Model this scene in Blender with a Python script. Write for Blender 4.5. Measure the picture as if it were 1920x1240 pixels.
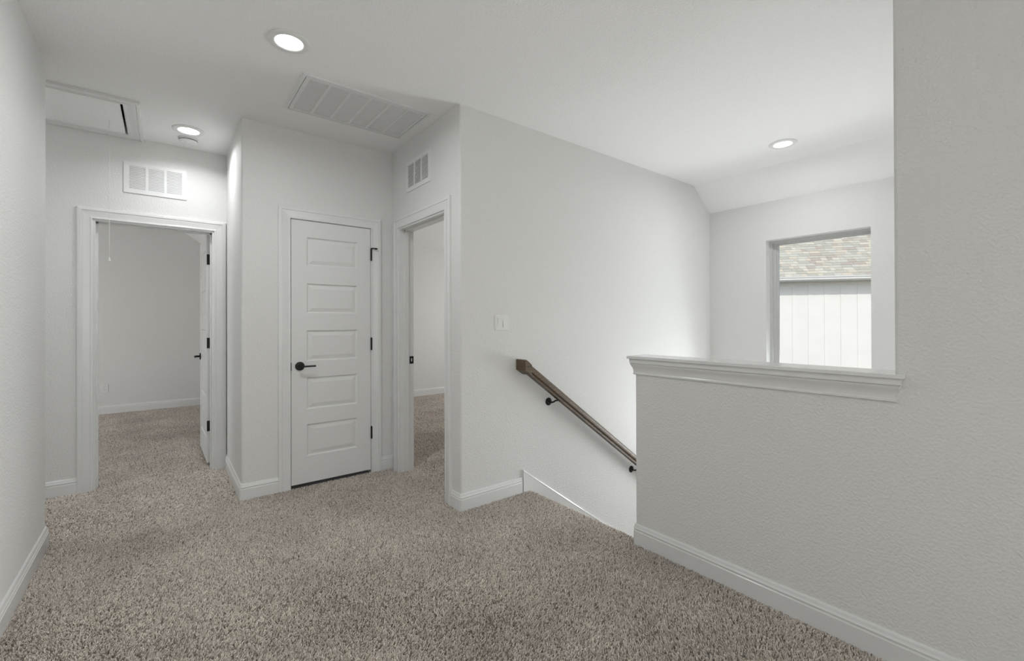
import bpy, bmesh, math, random
from mathutils import Vector, Matrix
random.seed(7)
for o in list(bpy.data.objects): bpy.data.objects.remove(o, do_unlink=True)
SC = bpy.context.scene
COL = SC.collection

# ------------------------------------------------------------------ camera
F_PX, CY_PX = 832.7356, 601.6772
YAW, PITCH, ROLL, CAM_H = 0.6664, 0.0036, -0.0031, 1.2653
cam = bpy.data.cameras.new('camera'); cam_o = bpy.data.objects.new('camera', cam); COL.objects.link(cam_o)
cam.sensor_fit = 'HORIZONTAL'; cam.sensor_width = 36.0
cam.lens = F_PX/1920*36.0
cam.shift_y = (CY_PX-620)/1920
cam.clip_start = 0.02; cam.clip_end = 300
_f = Vector((math.sin(YAW), math.cos(YAW), 0)); _r = Vector((math.cos(YAW), -math.sin(YAW), 0)); _u = Vector((0, 0, 1))
_f2 = _f*math.cos(PITCH)+_u*math.sin(PITCH); _u2 = _u*math.cos(PITCH)-_f*math.sin(PITCH)
_r3 = _r*math.cos(ROLL)+_u2*math.sin(ROLL); _u3 = _u2*math.cos(ROLL)-_r*math.sin(ROLL)
cam_o.matrix_world = Matrix(((_r3.x, _u3.x, -_f2.x, 0), (_r3.y, _u3.y, -_f2.y, 0), (_r3.z, _u3.z, -_f2.z, CAM_H), (0, 0, 0, 1)))
SC.camera = cam_o

# ------------------------------------------------------------------ view, world, sun, added fill lamps
SC.view_settings.view_transform = 'Standard'; SC.view_settings.look = 'None'
SC.view_settings.exposure = 0.14; SC.view_settings.gamma = 1.0; SC.view_settings.use_curve_mapping = False
W = bpy.data.worlds.new('sky'); SC.world = W; W.use_nodes = True
nt = W.node_tree; nt.nodes.clear()
sky = nt.nodes.new('ShaderNodeTexSky'); sky.sky_type = 'NISHITA'; sky.sun_disc = False
sky.sun_elevation = math.radians(44); sky.sun_rotation = math.radians(230); sky.altitude = 100; sky.air_density = 1.0; sky.dust_density = 2.0
bg = nt.nodes.new('ShaderNodeBackground'); bg.inputs['Strength'].default_value = 0.17
wo = nt.nodes.new('ShaderNodeOutputWorld')
nt.links.new(sky.outputs[0], bg.inputs['Color']); nt.links.new(bg.outputs[0], wo.inputs['Surface'])

def light(name, kind, loc, direction, energy, color=(1, 1, 1), **kw):
    l = bpy.data.lights.new(name, kind); l.energy = energy; l.color = color
    for k, v in kw.items(): setattr(l, k, v)
    o = bpy.data.objects.new(name, l); COL.objects.link(o); o.location = loc
    o.rotation_euler = Vector(direction).to_track_quat('-Z', 'Y').to_euler()
    return o
_el = math.radians(43); _az = Vector((0.79, 0.613, 0)).normalized()
light('sun', 'SUN', (-6, -6, 8), (_az.x*math.cos(_el), _az.y*math.cos(_el), -math.sin(_el)), 1.80, (1.0, 0.965, 0.91), angle=math.radians(0.6))
# added fill lamps, out of view, at loft and bedroom windows made for them
LOFT_BACK, LOFT_SIDE, BED_A, BED_B, DOWNSTAIRS, STAIR_WIN = 16, 230, 34, 40, 18, 32
light('added_fill_loft_back', 'AREA', (1.0, -6.05, 1.4), (0, 1, 0.35), LOFT_BACK, (0.965, 0.985, 1.0), shape='RECTANGLE', size=2.6, size_y=1.5)
light('added_fill_loft_side', 'AREA', (5.05, -4.6, 1.4), (-1, 0, 0.35), LOFT_SIDE, (0.965, 0.985, 1.0), shape='RECTANGLE', size=2.0, size_y=1.5)
light('added_fill_bedroom', 'AREA', (-3.05, 6.5, 1.4), (1, 0, 0), BED_A, (0.98, 0.99, 1), shape='RECTANGLE', size=1.4, size_y=1.4)
light('added_fill_side_bedroom', 'AREA', (5.55, 5.2, 1.4), (-1, 0, 0), BED_B, (1, 0.99, 0.97), shape='RECTANGLE', size=1.4, size_y=1.4)

light('added_fill_stair_window', 'AREA', (4.843+0.112, 1.532, 0.10), (-1, 0, 0.45), STAIR_WIN, (0.97, 0.985, 1.0), shape='RECTANGLE', size=0.72, size_y=1.15)  # added lamp in the unseen lower part of the window, to lift the ceiling
light('added_fill_downstairs', 'AREA', (2.30, 0.95, -1.9), (0.8, 0, 0.7), DOWNSTAIRS, (0.965, 0.985, 1.0), shape='RECTANGLE', size=0.9, size_y=1.8)  # added lamp down the stairwell, unseen, to brighten its walls and ceiling

# ------------------------------------------------------------------ materials
def mat(name, color, rough=0.5, metallic=0.0, bump=None, vary=None, spec=0.5, coat=0.0):
    m = bpy.data.materials.new(name); m.use_nodes = True
    n = m.node_tree.nodes; L = m.node_tree.links; b = n['Principled BSDF']
    b.inputs['Base Color'].default_value = (*color, 1); b.inputs['Roughness'].default_value = rough
    b.inputs['Metallic'].default_value = metallic; b.inputs['Specular IOR Level'].default_value = spec
    if coat: b.inputs['Coat Weight'].default_value = coat; b.inputs['Coat Roughness'].default_value = 0.2
    geo = n.new('ShaderNodeNewGeometry')
    if vary:
        sc, amt = vary
        t = n.new('ShaderNodeTexNoise'); t.inputs['Scale'].default_value = sc; t.inputs['Detail'].default_value = 3
        L.new(geo.outputs['Position'], t.inputs['Vector'])
        r = n.new('ShaderNodeValToRGB'); r.color_ramp.elements[0].position = 0.3; r.color_ramp.elements[1].position = 0.7
        r.color_ramp.elements[0].color = (*[c*(1-amt) for c in color], 1); r.color_ramp.elements[1].color = (*[min(1, c*(1+amt)) for c in color], 1)
        L.new(t.outputs['Fac'], r.inputs['Fac']); L.new(r.outputs['Color'], b.inputs['Base Color'])
    if bump:
        sc, strength, dist = bump
        t = n.new('ShaderNodeTexNoise'); t.inputs['Scale'].default_value = sc; t.inputs['Detail'].default_value = 2.0; t.inputs['Roughness'].default_value = 0.45
        L.new(geo.outputs['Position'], t.inputs['Vector'])
        bp = n.new('ShaderNodeBump'); bp.inputs['Strength'].default_value = strength; bp.inputs['Distance'].default_value = dist
        L.new(t.outputs['Fac'], bp.inputs['Height']); L.new(bp.outputs['Normal'], b.inputs['Normal'])
    return m
M = {}
M['wall'] = mat('orange_peel_wall_paint', (0.800, 0.797, 0.780), 0.55, bump=(100, 0.65, 0.005), spec=0.3)
M['ceiling'] = mat('orange_peel_ceiling_paint', (0.950, 0.950, 0.938), 0.65, bump=(90, 0.6, 0.005), spec=0.25)
M['trim'] = mat('white_trim_enamel', (0.815, 0.816, 0.806), 0.17, vary=(8, 0.01), spec=0.5)
M['door'] = mat('white_door_paint', (0.800, 0.800, 0.788), 0.36, bump=(220, 0.05, 0.0006), spec=0.45)
M['black'] = mat('matte_black_metal', (0.010, 0.010, 0.011), 0.42, metallic=0.0, spec=0.35, vary=(60, 0.2))
M['white_metal'] = mat('white_vent_enamel', (0.84, 0.842, 0.835), 0.4, vary=(20, 0.02))
M['plastic'] = mat('white_plastic', (0.815, 0.815, 0.805), 0.35, vary=(30, 0.015))
M['dark'] = mat('dark_gap_shade', (0.05, 0.045, 0.04), 0.9, vary=(25, 0.3))  # dark colour for the shade in the hatch gap, also on small slots
M['filter'] = mat('shaded_grille_backing', (0.30, 0.30, 0.295), 0.9, vary=(40, 0.1))  # even grey stands in for the shade behind the louvres
M['vinyl'] = mat('window_vinyl', (0.60, 0.60, 0.585), 0.4, vary=(12, 0.03))
M['carpet_base'] = mat('carpet_backing', (0.32, 0.28, 0.24), 0.95, vary=(160, 0.3), bump=(260, 0.6, 0.004), spec=0.1)
M['siding'] = mat('white_board_siding', (0.80, 0.79, 0.765), 0.7, vary=(3, 0.02))
M['gutter'] = mat('white_gutter_metal', (0.86, 0.86, 0.85), 0.45, vary=(6, 0.02))
M['lawn'] = mat('lawn', (0.30, 0.29, 0.24), 0.95, vary=(2.0, 0.35))
M['cord'] = mat('white_cotton_cord', (0.80, 0.80, 0.78), 0.8, vary=(300, 0.05))

def wood_mat():
    m = bpy.data.materials.new('dark_stained_oak'); m.use_nodes = True
    n = m.node_tree.nodes; L = m.node_tree.links; b = n['Principled BSDF']
    tc = n.new('ShaderNodeTexCoord'); mp = n.new('ShaderNodeMapping'); mp.inputs['Scale'].default_value = (6, 90, 90)
    mp.inputs['Rotation'].default_value = (0, math.radians(35.6), 0)
    L.new(tc.outputs['Object'], mp.inputs['Vector'])
    t = n.new('ShaderNodeTexNoise'); t.inputs['Scale'].default_value = 2.2; t.inputs['Detail'].default_value = 5; t.inputs['Distortion'].default_value = 0.6
    L.new(mp.outputs[0], t.inputs['Vector'])
    r = n.new('ShaderNodeValToRGB'); e = r.color_ramp.elements
    e[0].position = 0.32; e[0].color = (0.042, 0.026, 0.014, 1); e[1].position = 0.68; e[1].color = (0.165, 0.112, 0.062, 1)
    L.new(t.outputs['Fac'], r.inputs['Fac']); L.new(r.outputs[0], b.inputs['Base Color'])
    b.inputs['Roughness'].default_value = 0.45
    bp = n.new('ShaderNodeBump'); bp.inputs['Strength'].default_value = 0.2; bp.inputs['Distance'].default_value = 0.001
    L.new(t.outputs['Fac'], bp.inputs['Height']); L.new(bp.outputs[0], b.inputs['Normal'])
    return m
M['wood'] = wood_mat()

def pile_mat():
    m = bpy.data.materials.new('carpet_pile_yarn'); m.use_nodes = True
    n = m.node_tree.nodes; L = m.node_tree.links; b = n['Principled BSDF']
    oi = n.new('ShaderNodeNewGeometry'); r = n.new('ShaderNodeValToRGB'); e = r.color_ramp.elements
    e[0].position = 0.0; e[0].color = (0.20, 0.168, 0.140, 1); e[1].position = 1.0; e[1].color = (0.95, 0.87, 0.78, 1)
    e2 = r.color_ramp.elements.new(0.25); e2.color = (0.60, 0.53, 0.462, 1)
    e3 = r.color_ramp.elements.new(0.75); e3.color = (0.75, 0.67, 0.59, 1)
    L.new(oi.outputs['Random Per Island'], r.inputs['Fac'])
    geo = n.new('ShaderNodeNewGeometry'); t = n.new('ShaderNodeTexNoise'); t.inputs['Scale'].default_value = 2.6; t.inputs['Detail'].default_value = 4
    L.new(geo.outputs['Position'], t.inputs['Vector'])
    mr = n.new('ShaderNodeMapRange'); mr.inputs['From Min'].default_value = 0.3; mr.inputs['From Max'].default_value = 0.7
    mr.inputs['To Min'].default_value = 0.88; mr.inputs['To Max'].default_value = 1.10
    L.new(t.outputs['Fac'], mr.inputs['Value'])
    mx = n.new('ShaderNodeVectorMath'); mx.operation = 'SCALE'
    L.new(r.outputs[0], mx.inputs[0]); L.new(mr.outputs[0], mx.inputs['Scale']); L.new(mx.outputs[0], b.inputs['Base Color'])
    b.inputs['Roughness'].default_value = 0.85; b.inputs['Specular IOR Level'].default_value = 0.15
    b.inputs['Sheen Weight'].default_value = 0.25; b.inputs['Sheen Roughness'].default_value = 0.5
    return m
M['pile'] = pile_mat()

def emit_mat(name, color, strength):
    m = bpy.data.materials.new(name); m.use_nodes = True; n = m.node_tree.nodes; n.clear()
    e = n.new('ShaderNodeEmission'); e.inputs['Color'].default_value = (*color, 1); e.inputs['Strength'].default_value = strength
    o = n.new('ShaderNodeOutputMaterial'); m.node_tree.links.new(e.outputs[0], o.inputs['Surface']); return m
def glass_mat():
    m = bpy.data.materials.new('clear_window_glass'); m.use_nodes = True; n = m.node_tree.nodes; L = m.node_tree.links; n.clear()
    t = n.new('ShaderNodeBsdfTransparent'); t.inputs['Color'].default_value = (0.97, 0.98, 0.97, 1)
    g = n.new('ShaderNodeBsdfGlossy'); g.inputs['Roughness'].default_value = 0.02
    f = n.new('ShaderNodeFresnel'); f.inputs['IOR'].default_value = 1.08
    x = n.new('ShaderNodeMixShader'); o = n.new('ShaderNodeOutputMaterial')
    L.new(f.outputs[0], x.inputs['Fac']); L.new(t.outputs[0], x.inputs[1]); L.new(g.outputs[0], x.inputs[2]); L.new(x.outputs[0], o.inputs['Surface'])
    return m
M['glass'] = glass_mat()

def shingle_mat(name, per_island):
    m = bpy.data.materials.new(name); m.use_nodes = True; n = m.node_tree.nodes; L = m.node_tree.links; b = n['Principled BSDF']
    if per_island: s = n.new('ShaderNodeNewGeometry').outputs['Random Per Island']
    else: s = n.new('ShaderNodeObjectInfo').outputs['Random']
    r = n.new('ShaderNodeValToRGB'); r.color_ramp.interpolation = 'CONSTANT'
    cols = [(0.0, (0.50, 0.47, 0.40)), (0.17, (0.58, 0.53, 0.44)), (0.34, (0.45, 0.40, 0.35)), (0.5, (0.53, 0.52, 0.46)), (0.66, (0.60, 0.57, 0.49)), (0.82, (0.46, 0.45, 0.39))]
    e = r.color_ramp.elements
    e[0].position, e[0].color = 0, (*cols[0][1], 1); e[1].position, e[1].color = cols[1][0], (*cols[1][1], 1)
    for p, c in cols[2:]: q = e.new(p); q.color = (*c, 1)
    L.new(s, r.inputs['Fac']); L.new(r.outputs[0], b.inputs['Base Color']); b.inputs['Roughness'].default_value = 0.95; b.inputs['Specular IOR Level'].default_value = 0.1
    return m
M['shingle'] = shingle_mat('roof_shingle', False); M['shingle_far'] = shingle_mat('roof_shingle_field', True)

# ------------------------------------------------------------------ mesh helpers
class MB:
    def __init__(s): s.v = []; s.f = []
    def add(s, vs, fs):
        b = len(s.v); s.v += [tuple(p) for p in vs]; s.f += [tuple(i+b for i in f) for f in fs]; return s
    def box(s, x0, x1, y0, y1, z0, z1):
        x0, x1 = sorted((x0, x1)); y0, y1 = sorted((y0, y1)); z0, z1 = sorted((z0, z1))
        return s.add([(x0,y0,z0),(x1,y0,z0),(x1,y1,z0),(x0,y1,z0),(x0,y0,z1),(x1,y0,z1),(x1,y1,z1),(x0,y1,z1)],
                     [(0,3,2,1),(4,5,6,7),(0,1,5,4),(1,2,6,5),(2,3,7,6),(3,0,4,7)])
    def prism(s, ring0, ring1):
        n = len(ring0)
        return s.add(list(ring0)+list(ring1), [tuple(range(n))[::-1], tuple(range(n, 2*n))]+[(i, (i+1) % n, n+(i+1) % n, n+i) for i in range(n)])
    def loft(s, rings, caps=True, closed=False):
        n = len(rings[0]); vs = [p for r in rings for p in r]; fs = []
        m = len(rings)
        for k in range(m if closed else m-1):
            a = k*n; b = ((k+1) % m)*n
            for i in range(n): fs.append((a+i, a+(i+1) % n, b+(i+1) % n, b+i))
        if caps and not closed: fs.append(tuple(range(n))[::-1]); fs.append(tuple((m-1)*n+i for i in range(n)))
        return s.add(vs, fs)
    def tube(s, pts, rad, seg=12):
        pts = [Vector(p) for p in pts]; rings = []
        rr = rad if isinstance(rad, (list, tuple)) else [rad]*len(pts)
        prev = None
        for i, p in enumerate(pts):
            t = (pts[min(i+1, len(pts)-1)]-pts[max(i-1, 0)]).normalized()
            if prev is None:
                a = t.cross(Vector((0, 0, 1)));
                if a.length < 1e-3: a = t.cross(Vector((1, 0, 0)))
                a.normalize()
            else: a = (prev-t*prev.dot(t)).normalized()
            prev = a; b = t.cross(a)
            rings.append([p+(a*math.cos(2*math.pi*k/seg)+b*math.sin(2*math.pi*k/seg))*rr[i] for k in range(seg)])
        return s.loft(rings)
    def lathe(s, prof, c, axis='z', seg=40, sign=1):
        # prof: (radius, height along axis); starts and ends capped
        rings = []
        for r, h in prof:
            ring = []
            for k in range(seg):
                a = 2*math.pi*k/seg; p = (r*math.cos(a), r*math.sin(a), h*sign)
                if axis == 'z': q = (c[0]+p[0], c[1]+p[1], c[2]+p[2])
                elif axis == 'y': q = (c[0]+p[0], c[1]+p[2], c[2]+p[1])
                else: q = (c[0]+p[2], c[1]+p[0], c[2]+p[1])
                ring.append(q)
            rings.append(ring)
        return s.loft(rings)
    def mesh(s, name, off=(0, 0, 0), smooth=None, bevels=None):
        me = bpy.data.meshes.new(name)
        me.from_pydata([(x-off[0], y-off[1], z-off[2]) for x, y, z in s.v], [], s.f)
        bm = bmesh.new(); bm.from_mesh(me)
        bmesh.ops.remove_doubles(bm, verts=bm.verts, dist=1e-5)
        for bx, by, z0, z1, r in (bevels or []):
            es = [e for e in bm.edges if all(abs(v.co.x+off[0]-bx) < 1e-4 and abs(v.co.y+off[1]-by) < 1e-4 and z0-1e-4 <= v.co.z+off[2] <= z1+1e-4 for v in e.verts)]
            if es: bmesh.ops.bevel(bm, geom=es, offset=r, segments=6, affect='EDGES', profile=0.5)
        bmesh.ops.recalc_face_normals(bm, faces=bm.faces); bm.to_mesh(me); bm.free()
        if smooth:
            for p in me.polygons: p.use_smooth = True
            me.set_sharp_from_angle(angle=math.radians(smooth))
        return me

WL = {}
def tag(o, label=None, cat=None, group=None, kind=None):
    if label: o['label'] = label
    if cat: o['category'] = cat
    if group: o['group'] = group
    if kind: o['kind'] = kind
    return o
def thing(name, loc, label, cat, group=None, kind=None):
    o = bpy.data.objects.new(name, None); o.empty_display_size = 0.1; COL.objects.link(o); o.location = loc
    WL[o] = Vector(loc); return tag(o, label, cat, group, kind)
def part(name, mb, m, parent, smooth=None, bevels=None, kind=None, label=None):
    w = WL[parent]
    o = bpy.data.objects.new(name, mb.mesh(name, w, smooth, bevels)); COL.objects.link(o); o.parent = parent
    o.data.materials.append(M[m] if isinstance(m, str) else m); WL[o] = w.copy()
    return tag(o, label=label, kind=kind)
def single(name, mb, m, label, cat, group=None, kind=None, smooth=None, bevels=None):
    o = bpy.data.objects.new(name, mb.mesh(name, (0, 0, 0), smooth, bevels)); COL.objects.link(o)
    o.data.materials.append(M[m] if isinstance(m, str) else m); WL[o] = Vector((0, 0, 0))
    return tag(o, label, cat, group, kind)
def copies(name, me, m, parent, locs, rot=None):
    w = WL[parent]
    if not me.materials: me.materials.append(M[m] if isinstance(m, str) else m)
    out = []
    for p in locs:
        o = bpy.data.objects.new(name, me); COL.objects.link(o); o.parent = parent; o.location = Vector(p)-w
        if rot: o.rotation_euler = rot
        WL[o] = Vector(p); out.append(o)
    return out
def cells(xs, ys, zs, solid):
    mb = MB(); nx, ny, nz = len(xs)-1, len(ys)-1, len(zs)-1
    S = {}
    for i in range(nx):
        for j in range(ny):
            for k in range(nz): S[i, j, k] = solid((xs[i]+xs[i+1])/2, (ys[j]+ys[j+1])/2, (zs[k]+zs[k+1])/2)
    for (i, j, k), s in S.items():
        if not s: continue
        x0, x1, y0, y1, z0, z1 = xs[i], xs[i+1], ys[j], ys[j+1], zs[k], zs[k+1]
        for d, q in (((-1,0,0), [(x0,y0,z0),(x0,y0,z1),(x0,y1,z1),(x0,y1,z0)]), ((1,0,0), [(x1,y0,z0),(x1,y1,z0),(x1,y1,z1),(x1,y0,z1)]),
                     ((0,-1,0), [(x0,y0,z0),(x1,y0,z0),(x1,y0,z1),(x0,y0,z1)]), ((0,1,0), [(x0,y1,z0),(x0,y1,z1),(x1,y1,z1),(x1,y1,z0)]),
                     ((0,0,-1), [(x0,y0,z0),(x0,y1,z0),(x1,y1,z0),(x1,y0,z0)]), ((0,0,1), [(x0,y0,z1),(x1,y0,z1),(x1,y1,z1),(x0,y1,z1)])):
            if not S.get((i+d[0], j+d[1], k+d[2]), False): mb.add(q, [(0, 1, 2, 3)])
    return mb
def sweep(path, prof, left=True):
    # path in XY, prof = [(offset from wall, z)], offset to the left or right of travel, mitred
    P = [Vector(p) for p in path]; n = len(P); sg = 1 if left else -1
    segn = []
    for i in range(n-1):
        d = (P[i+1]-P[i]).normalized(); segn.append(Vector((-d.y, d.x))*sg)
    rings = []
    for i in range(n):
        if i == 0: m = segn[0]
        elif i == n-1: m = segn[-1]
        else:
            m = segn[i-1]+segn[i]; m = m/(m.length_squared/2)
        rings.append([(P[i].x+m.x*o, P[i].y+m.y*o, z) for o, z in prof])
    return MB().loft(rings)
def arc(cx, cy, r, a0, a1, n=6):
    return [(cx+r*math.cos(math.radians(a0+(a1-a0)*k/n)), cy+r*math.sin(math.radians(a0+(a1-a0)*k/n))) for k in range(n+1)]

# ------------------------------------------------------------------ plan (metres; camera stands at x=0, y=0)
ZC = 2.736
XL, YL = -0.523, 3.635           # near left wall and its end
YF = 4.609                        # wall with the bedroom door
XCS, YC = 0.441, 3.686            # closet corner
XB, YS = 1.568, 2.552             # side-door wall / stair wall
XW = 4.843                        # window wall
XH, YH, YHE = 2.122, 1.561, 0.417 # right wall: half wall end, full-height end
XV, ZW = 4.506, 2.483             # ceiling slope
TW = 0.118
HB = 0.117
XR = 0.75; YRA = 8.386            # bedroom
YRB = 6.992; XRB = 5.5            # side bedroom
YBK = -6.0; XLO = 5.0             # loft behind the camera
DOWN = -2.95

def structure(name, mb, m, label, cat='wall', **kw): return single(name, mb, m, label, cat, kind='structure', **kw)

# floor, with the stairwell left open
fx = [-3.0, XL-TW, XB+0.06, 2.15, XLO, XRB]; fy = [YBK, -0.3, YHE-0.1, YS+0.06, YRA]
def fsolid(x, y, z):
    if y > YS+0.06: return True
    if x < 2.15: return x > -3.0
    return y < YHE-0.1 and x < XLO
floor = structure('floor', cells(fx, fy, [-0.25, -0.004], fsolid), 'carpet_base', 'beige-grey carpeted floor of the landing and bedrooms', 'floor')
# pile: leaning yarn tufts, far too many to count
import numpy as np
RNG = np.random.default_rng(3)
def tufts(rects, density, rad, length, lean, zf=None):
    P = []
    for x0, x1, y0, y1 in rects:
        n = int((x1-x0)*(y1-y0)*density); P.append(np.stack([RNG.uniform(x0, x1, n), RNG.uniform(y0, y1, n)], 1))
    P = np.concatenate(P); n = len(P)
    z = np.full(n, -0.005) if zf is None else zf(P)
    a = RNG.uniform(0, 2*np.pi, n); r = rad*RNG.uniform(0.75, 1.3, n); h = length*RNG.uniform(0.65, 1.1, n)
    # lean follows slow swirls in the pile plus scatter
    sw = 0.5*np.sin(P[:, 0]*5.1+1.3*np.sin(P[:, 1]*3.7))+0.5*np.cos(P[:, 1]*4.3+P[:, 0]*1.7)
    la = RNG.uniform(0, 2*np.pi, n); ll = lean*h*RNG.uniform(0.2, 1.0, n)
    dx = np.cos(la)*ll+0.25*h*np.cos(sw*2.2); dy = np.sin(la)*ll+0.25*h*np.sin(sw*2.2)
    V = np.empty((n, 6, 3), np.float32)
    for k in range(3):
        c, s_ = np.cos(a+k*2.0944), np.sin(a+k*2.0944)
        V[:, k] = np.stack([P[:, 0]+c*r, P[:, 1]+s_*r, z], 1)
        V[:, 3+k] = np.stack([P[:, 0]+dx+c*r*0.62, P[:, 1]+dy+s_*r*0.62, z+h], 1)
    return V
def tuft_mesh(name, Vs):
    V = np.concatenate(Vs); n = len(V)
    me = bpy.data.meshes.new(name); me.vertices.add(n*6); me.vertices.foreach_set('co', V.reshape(-1))
    pat = np.array([0, 1, 4, 3, 1, 2, 5, 4, 2, 0, 3, 5, 3, 4, 5]); st_ = np.array([0, 4, 8, 12])
    me.loops.add(n*15); me.polygons.add(n*4)
    me.loops.foreach_set('vertex_index', (pat[None, :]+6*np.arange(n)[:, None]).reshape(-1).astype(np.int32))
    me.polygons.foreach_set('loop_start', (st_[None, :]+15*np.arange(n)[:, None]).reshape(-1).astype(np.int32))
    me.update(calc_edges=True); me.validate(); me.materials.append(M['pile'])
    return me
def pile_part(name, parent, Vs):
    o = bpy.data.objects.new(name, tuft_mesh(name, Vs)); COL.objects.link(o); o.parent = parent
    o.matrix_parent_inverse = Matrix.Translation(-WL[parent]); WL[o] = WL[parent].copy(); return tag(o, kind='stuff')
NEARP = [(XL, 2.15, 0.35, 1.8), (XL, 2.15, 1.8, YS), (XL, XB, YS, YC)]
FARP = [(-0.75, XCS, YC, YF), (-0.402, 0.335, YF, YF+0.14), (-0.65, 0.42, YF+0.14, 6.4), (-0.80, 0.55, 6.4, YRA), (XB, XB+0.125, 2.768, 3.522)]
FARP += [(max(XB+0.125, 0.46*y-0.12), 0.575*(y+0.4)+0.15, y, min(y+0.4, YRB)) for y in [2.78+0.4*k for k in range(11)] if y < YRB]
pile_part('carpet_pile', floor, [tufts(NEARP, 33000, 0.0031, 0.0130, 0.8), tufts(FARP, 19000, 0.0045, 0.0120, 0.75)])

# ceilings
HX0, HX1, HY0, HY1 = -1.75, -0.212, 3.928, 4.534   # attic hatch opening
cx = [-3.05, HX0, HX1, XB+TW+0.03, XV]; cyy = [YBK-0.1, YS+0.06, HY0, HY1, YF+0.06]
cm = cells(cx, cyy, [ZC, ZC+0.12], lambda x, y, z: (not (HX0 < x < HX1 and HY0 < y < HY1)) and (y < YS+0.06 or x < XB+TW+0.03))
cm.prism([(XV, YBK-0.1, ZC), (XW+0.2, YBK-0.1, ZW-0.150), (XW+0.2, YBK-0.1, ZC+0.12), (XV, YBK-0.1, ZC+0.12)], [(XV, YS+0.06, ZC), (XW+0.2, YS+0.06, ZW-0.150), (XW+0.2, YS+0.06, ZC+0.12), (XV, YS+0.06, ZC+0.12)])
structure('ceiling', cm, 'ceiling', 'white textured landing ceiling sloping down above the stair window', 'ceiling')
ca = MB().box(-3.1, 0.145, YF+0.06, YRA+0.1, ZC, ZC+0.12)
ca.prism([(0.145, YF+0.06, ZC), (0.95, YF+0.06, ZC-0.6), (0.95, YF+0.06, ZC+0.12), (0.145, YF+0.06, ZC+0.12)], [(0.145, YRA+0.1, ZC), (0.95, YRA+0.1, ZC-0.6), (0.95, YRA+0.1, ZC+0.12), (0.145, YRA+0.1, ZC+0.12)])
structure('ceiling_bedroom', ca, 'ceiling', 'bedroom ceiling seen through the far open doorway', 'ceiling')
cb = MB().box(XB+0.06, XRB+0.1, YS+0.06, 5.2, ZC, ZC+0.12)
cb.prism([(XB+0.06, 5.2, ZC), (XB+0.06, YRB+0.1, 2.555), (XB+0.06, YRB+0.1, ZC+0.12), (XB+0.06, 5.2, ZC+0.12)], [(XRB+0.1, 5.2, ZC), (XRB+0.1, YRB+0.1, 2.555), (XRB+0.1, YRB+0.1, ZC+0.12), (XRB+0.1, 5.2, ZC+0.12)])
structure('ceiling_side_bedroom', cb, 'ceiling', 'ceiling of the room seen through the narrow side doorway', 'ceiling')

# walls -----------------------------------------------------------------
ZT = ZC+0.02; ZB = -0.05
def wallx(x0, x1, y0, y1, z0=ZB, z1=ZT, op=None):   # a wall with at most a few rectangular openings (axis 'x' or 'y', a0, a1, b0, b1)
    xs, ys, zs = {x0, x1}, {y0, y1}, {z0, z1}
    for ax, a0, a1, b0, b1 in (op or []):
        (xs if ax == 'x' else ys).update((a0, a1)); zs.update((b0, b1))
    xs, ys, zs = (sorted(v for v in s) for s in (xs, ys, zs))
    xs = [v for v in xs if x0 <= v <= x1]; ys = [v for v in ys if y0 <= v <= y1]; zs = [v for v in zs if z0 <= v <= z1]
    def sol(x, y, z):
        for ax, a0, a1, b0, b1 in (op or []):
            if a0 < (x if ax == 'x' else y) < a1 and b0 < z < b1: return False
        return True
    return cells(xs, ys, zs, sol)
structure('wall_left', cells([-3.0, XL-TW, XL], [YBK, YL-TW, YL], [ZB, ZT], lambda x, y, z: x > XL-TW or y > YL-TW), 'wall',
          'bright white wall along the left edge of the picture', smooth=35, bevels=[(XL, YL, ZB, ZT, 0.022)])
structure('wall_hall_end', wallx(-3.1, -3.0, YBK, YRA+0.1, op=[('y', 5.8, 7.2, 0.7, 2.1)]), 'wall', 'white wall closing the left end of the hallway')
DA0, DA1, DH = -0.402, 0.335, 2.048       # bedroom door jamb faces, head
structure('wall_far', wallx(-3.0, XCS+0.5, YF, YF+0.136, op=[('x', DA0-0.012, DA1+0.012, ZB-1, DH+0.012)]), 'wall', 'white wall at the hallway end around the open bedroom doorway')
structure('wall_closet_side', wallx(XCS, XCS+TW, YC+TW, YF), 'wall', 'narrow white side wall left of the closet, beside the bedroom doorway')
DC0, DC1 = 0.766, 1.378                   # closet leaf
structure('wall_closet', wallx(XCS, XB, YC, YC+TW, op=[('x', DC0-0.016, DC1+0.016, ZB-1, 2.072)]), 'wall', 'white wall around the closed closet door',
          smooth=35, bevels=[(XCS, YC, ZB, ZT, 0.018)])
DB0, DB1 = 2.768, 3.522                   # side door jamb faces
structure('wall_side_door', wallx(XB, XB+0.125, YS+TW, YF, op=[('y', DB0-0.012, DB1+0.012, ZB-1, DH+0.012)]), 'wall', 'white wall around the narrow side doorway')
structure('wall_stair', wallx(XB, XW+0.2, YS, YS+TW, DOWN, ZT), 'wall', 'large white stair wall carrying the wooden handrail and light switch', smooth=35, bevels=[(XB, YS, DOWN, ZT, 0.014)])
WY0, WY1, WZ0, WZ1 = 1.105, 1.9586, -0.55, 2.092  # window carried down past its seen part to make room for the added lamp
structure('wall_window', wallx(XW, XW+0.19, YHE-0.12, YS, DOWN, ZT, op=[('y', WY0, WY1, WZ0, WZ1)]), 'wall', 'white end wall holding the stair window')
structure('wall_right', cells([XH, XH+TW], [-1.0, YHE, YH], [DOWN, 1.046, ZT], lambda x, y, z: y < YHE or z < 1.046), 'wall',
          'grey-lit half wall under the moulded cap, rising full height at right', smooth=35,
          bevels=[(XH, YHE, 1.046, ZT, 0.014), (XH+TW, YHE, 1.046, ZT, 0.014), (XH, YH, DOWN, 1.046, 0.010)])
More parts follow.
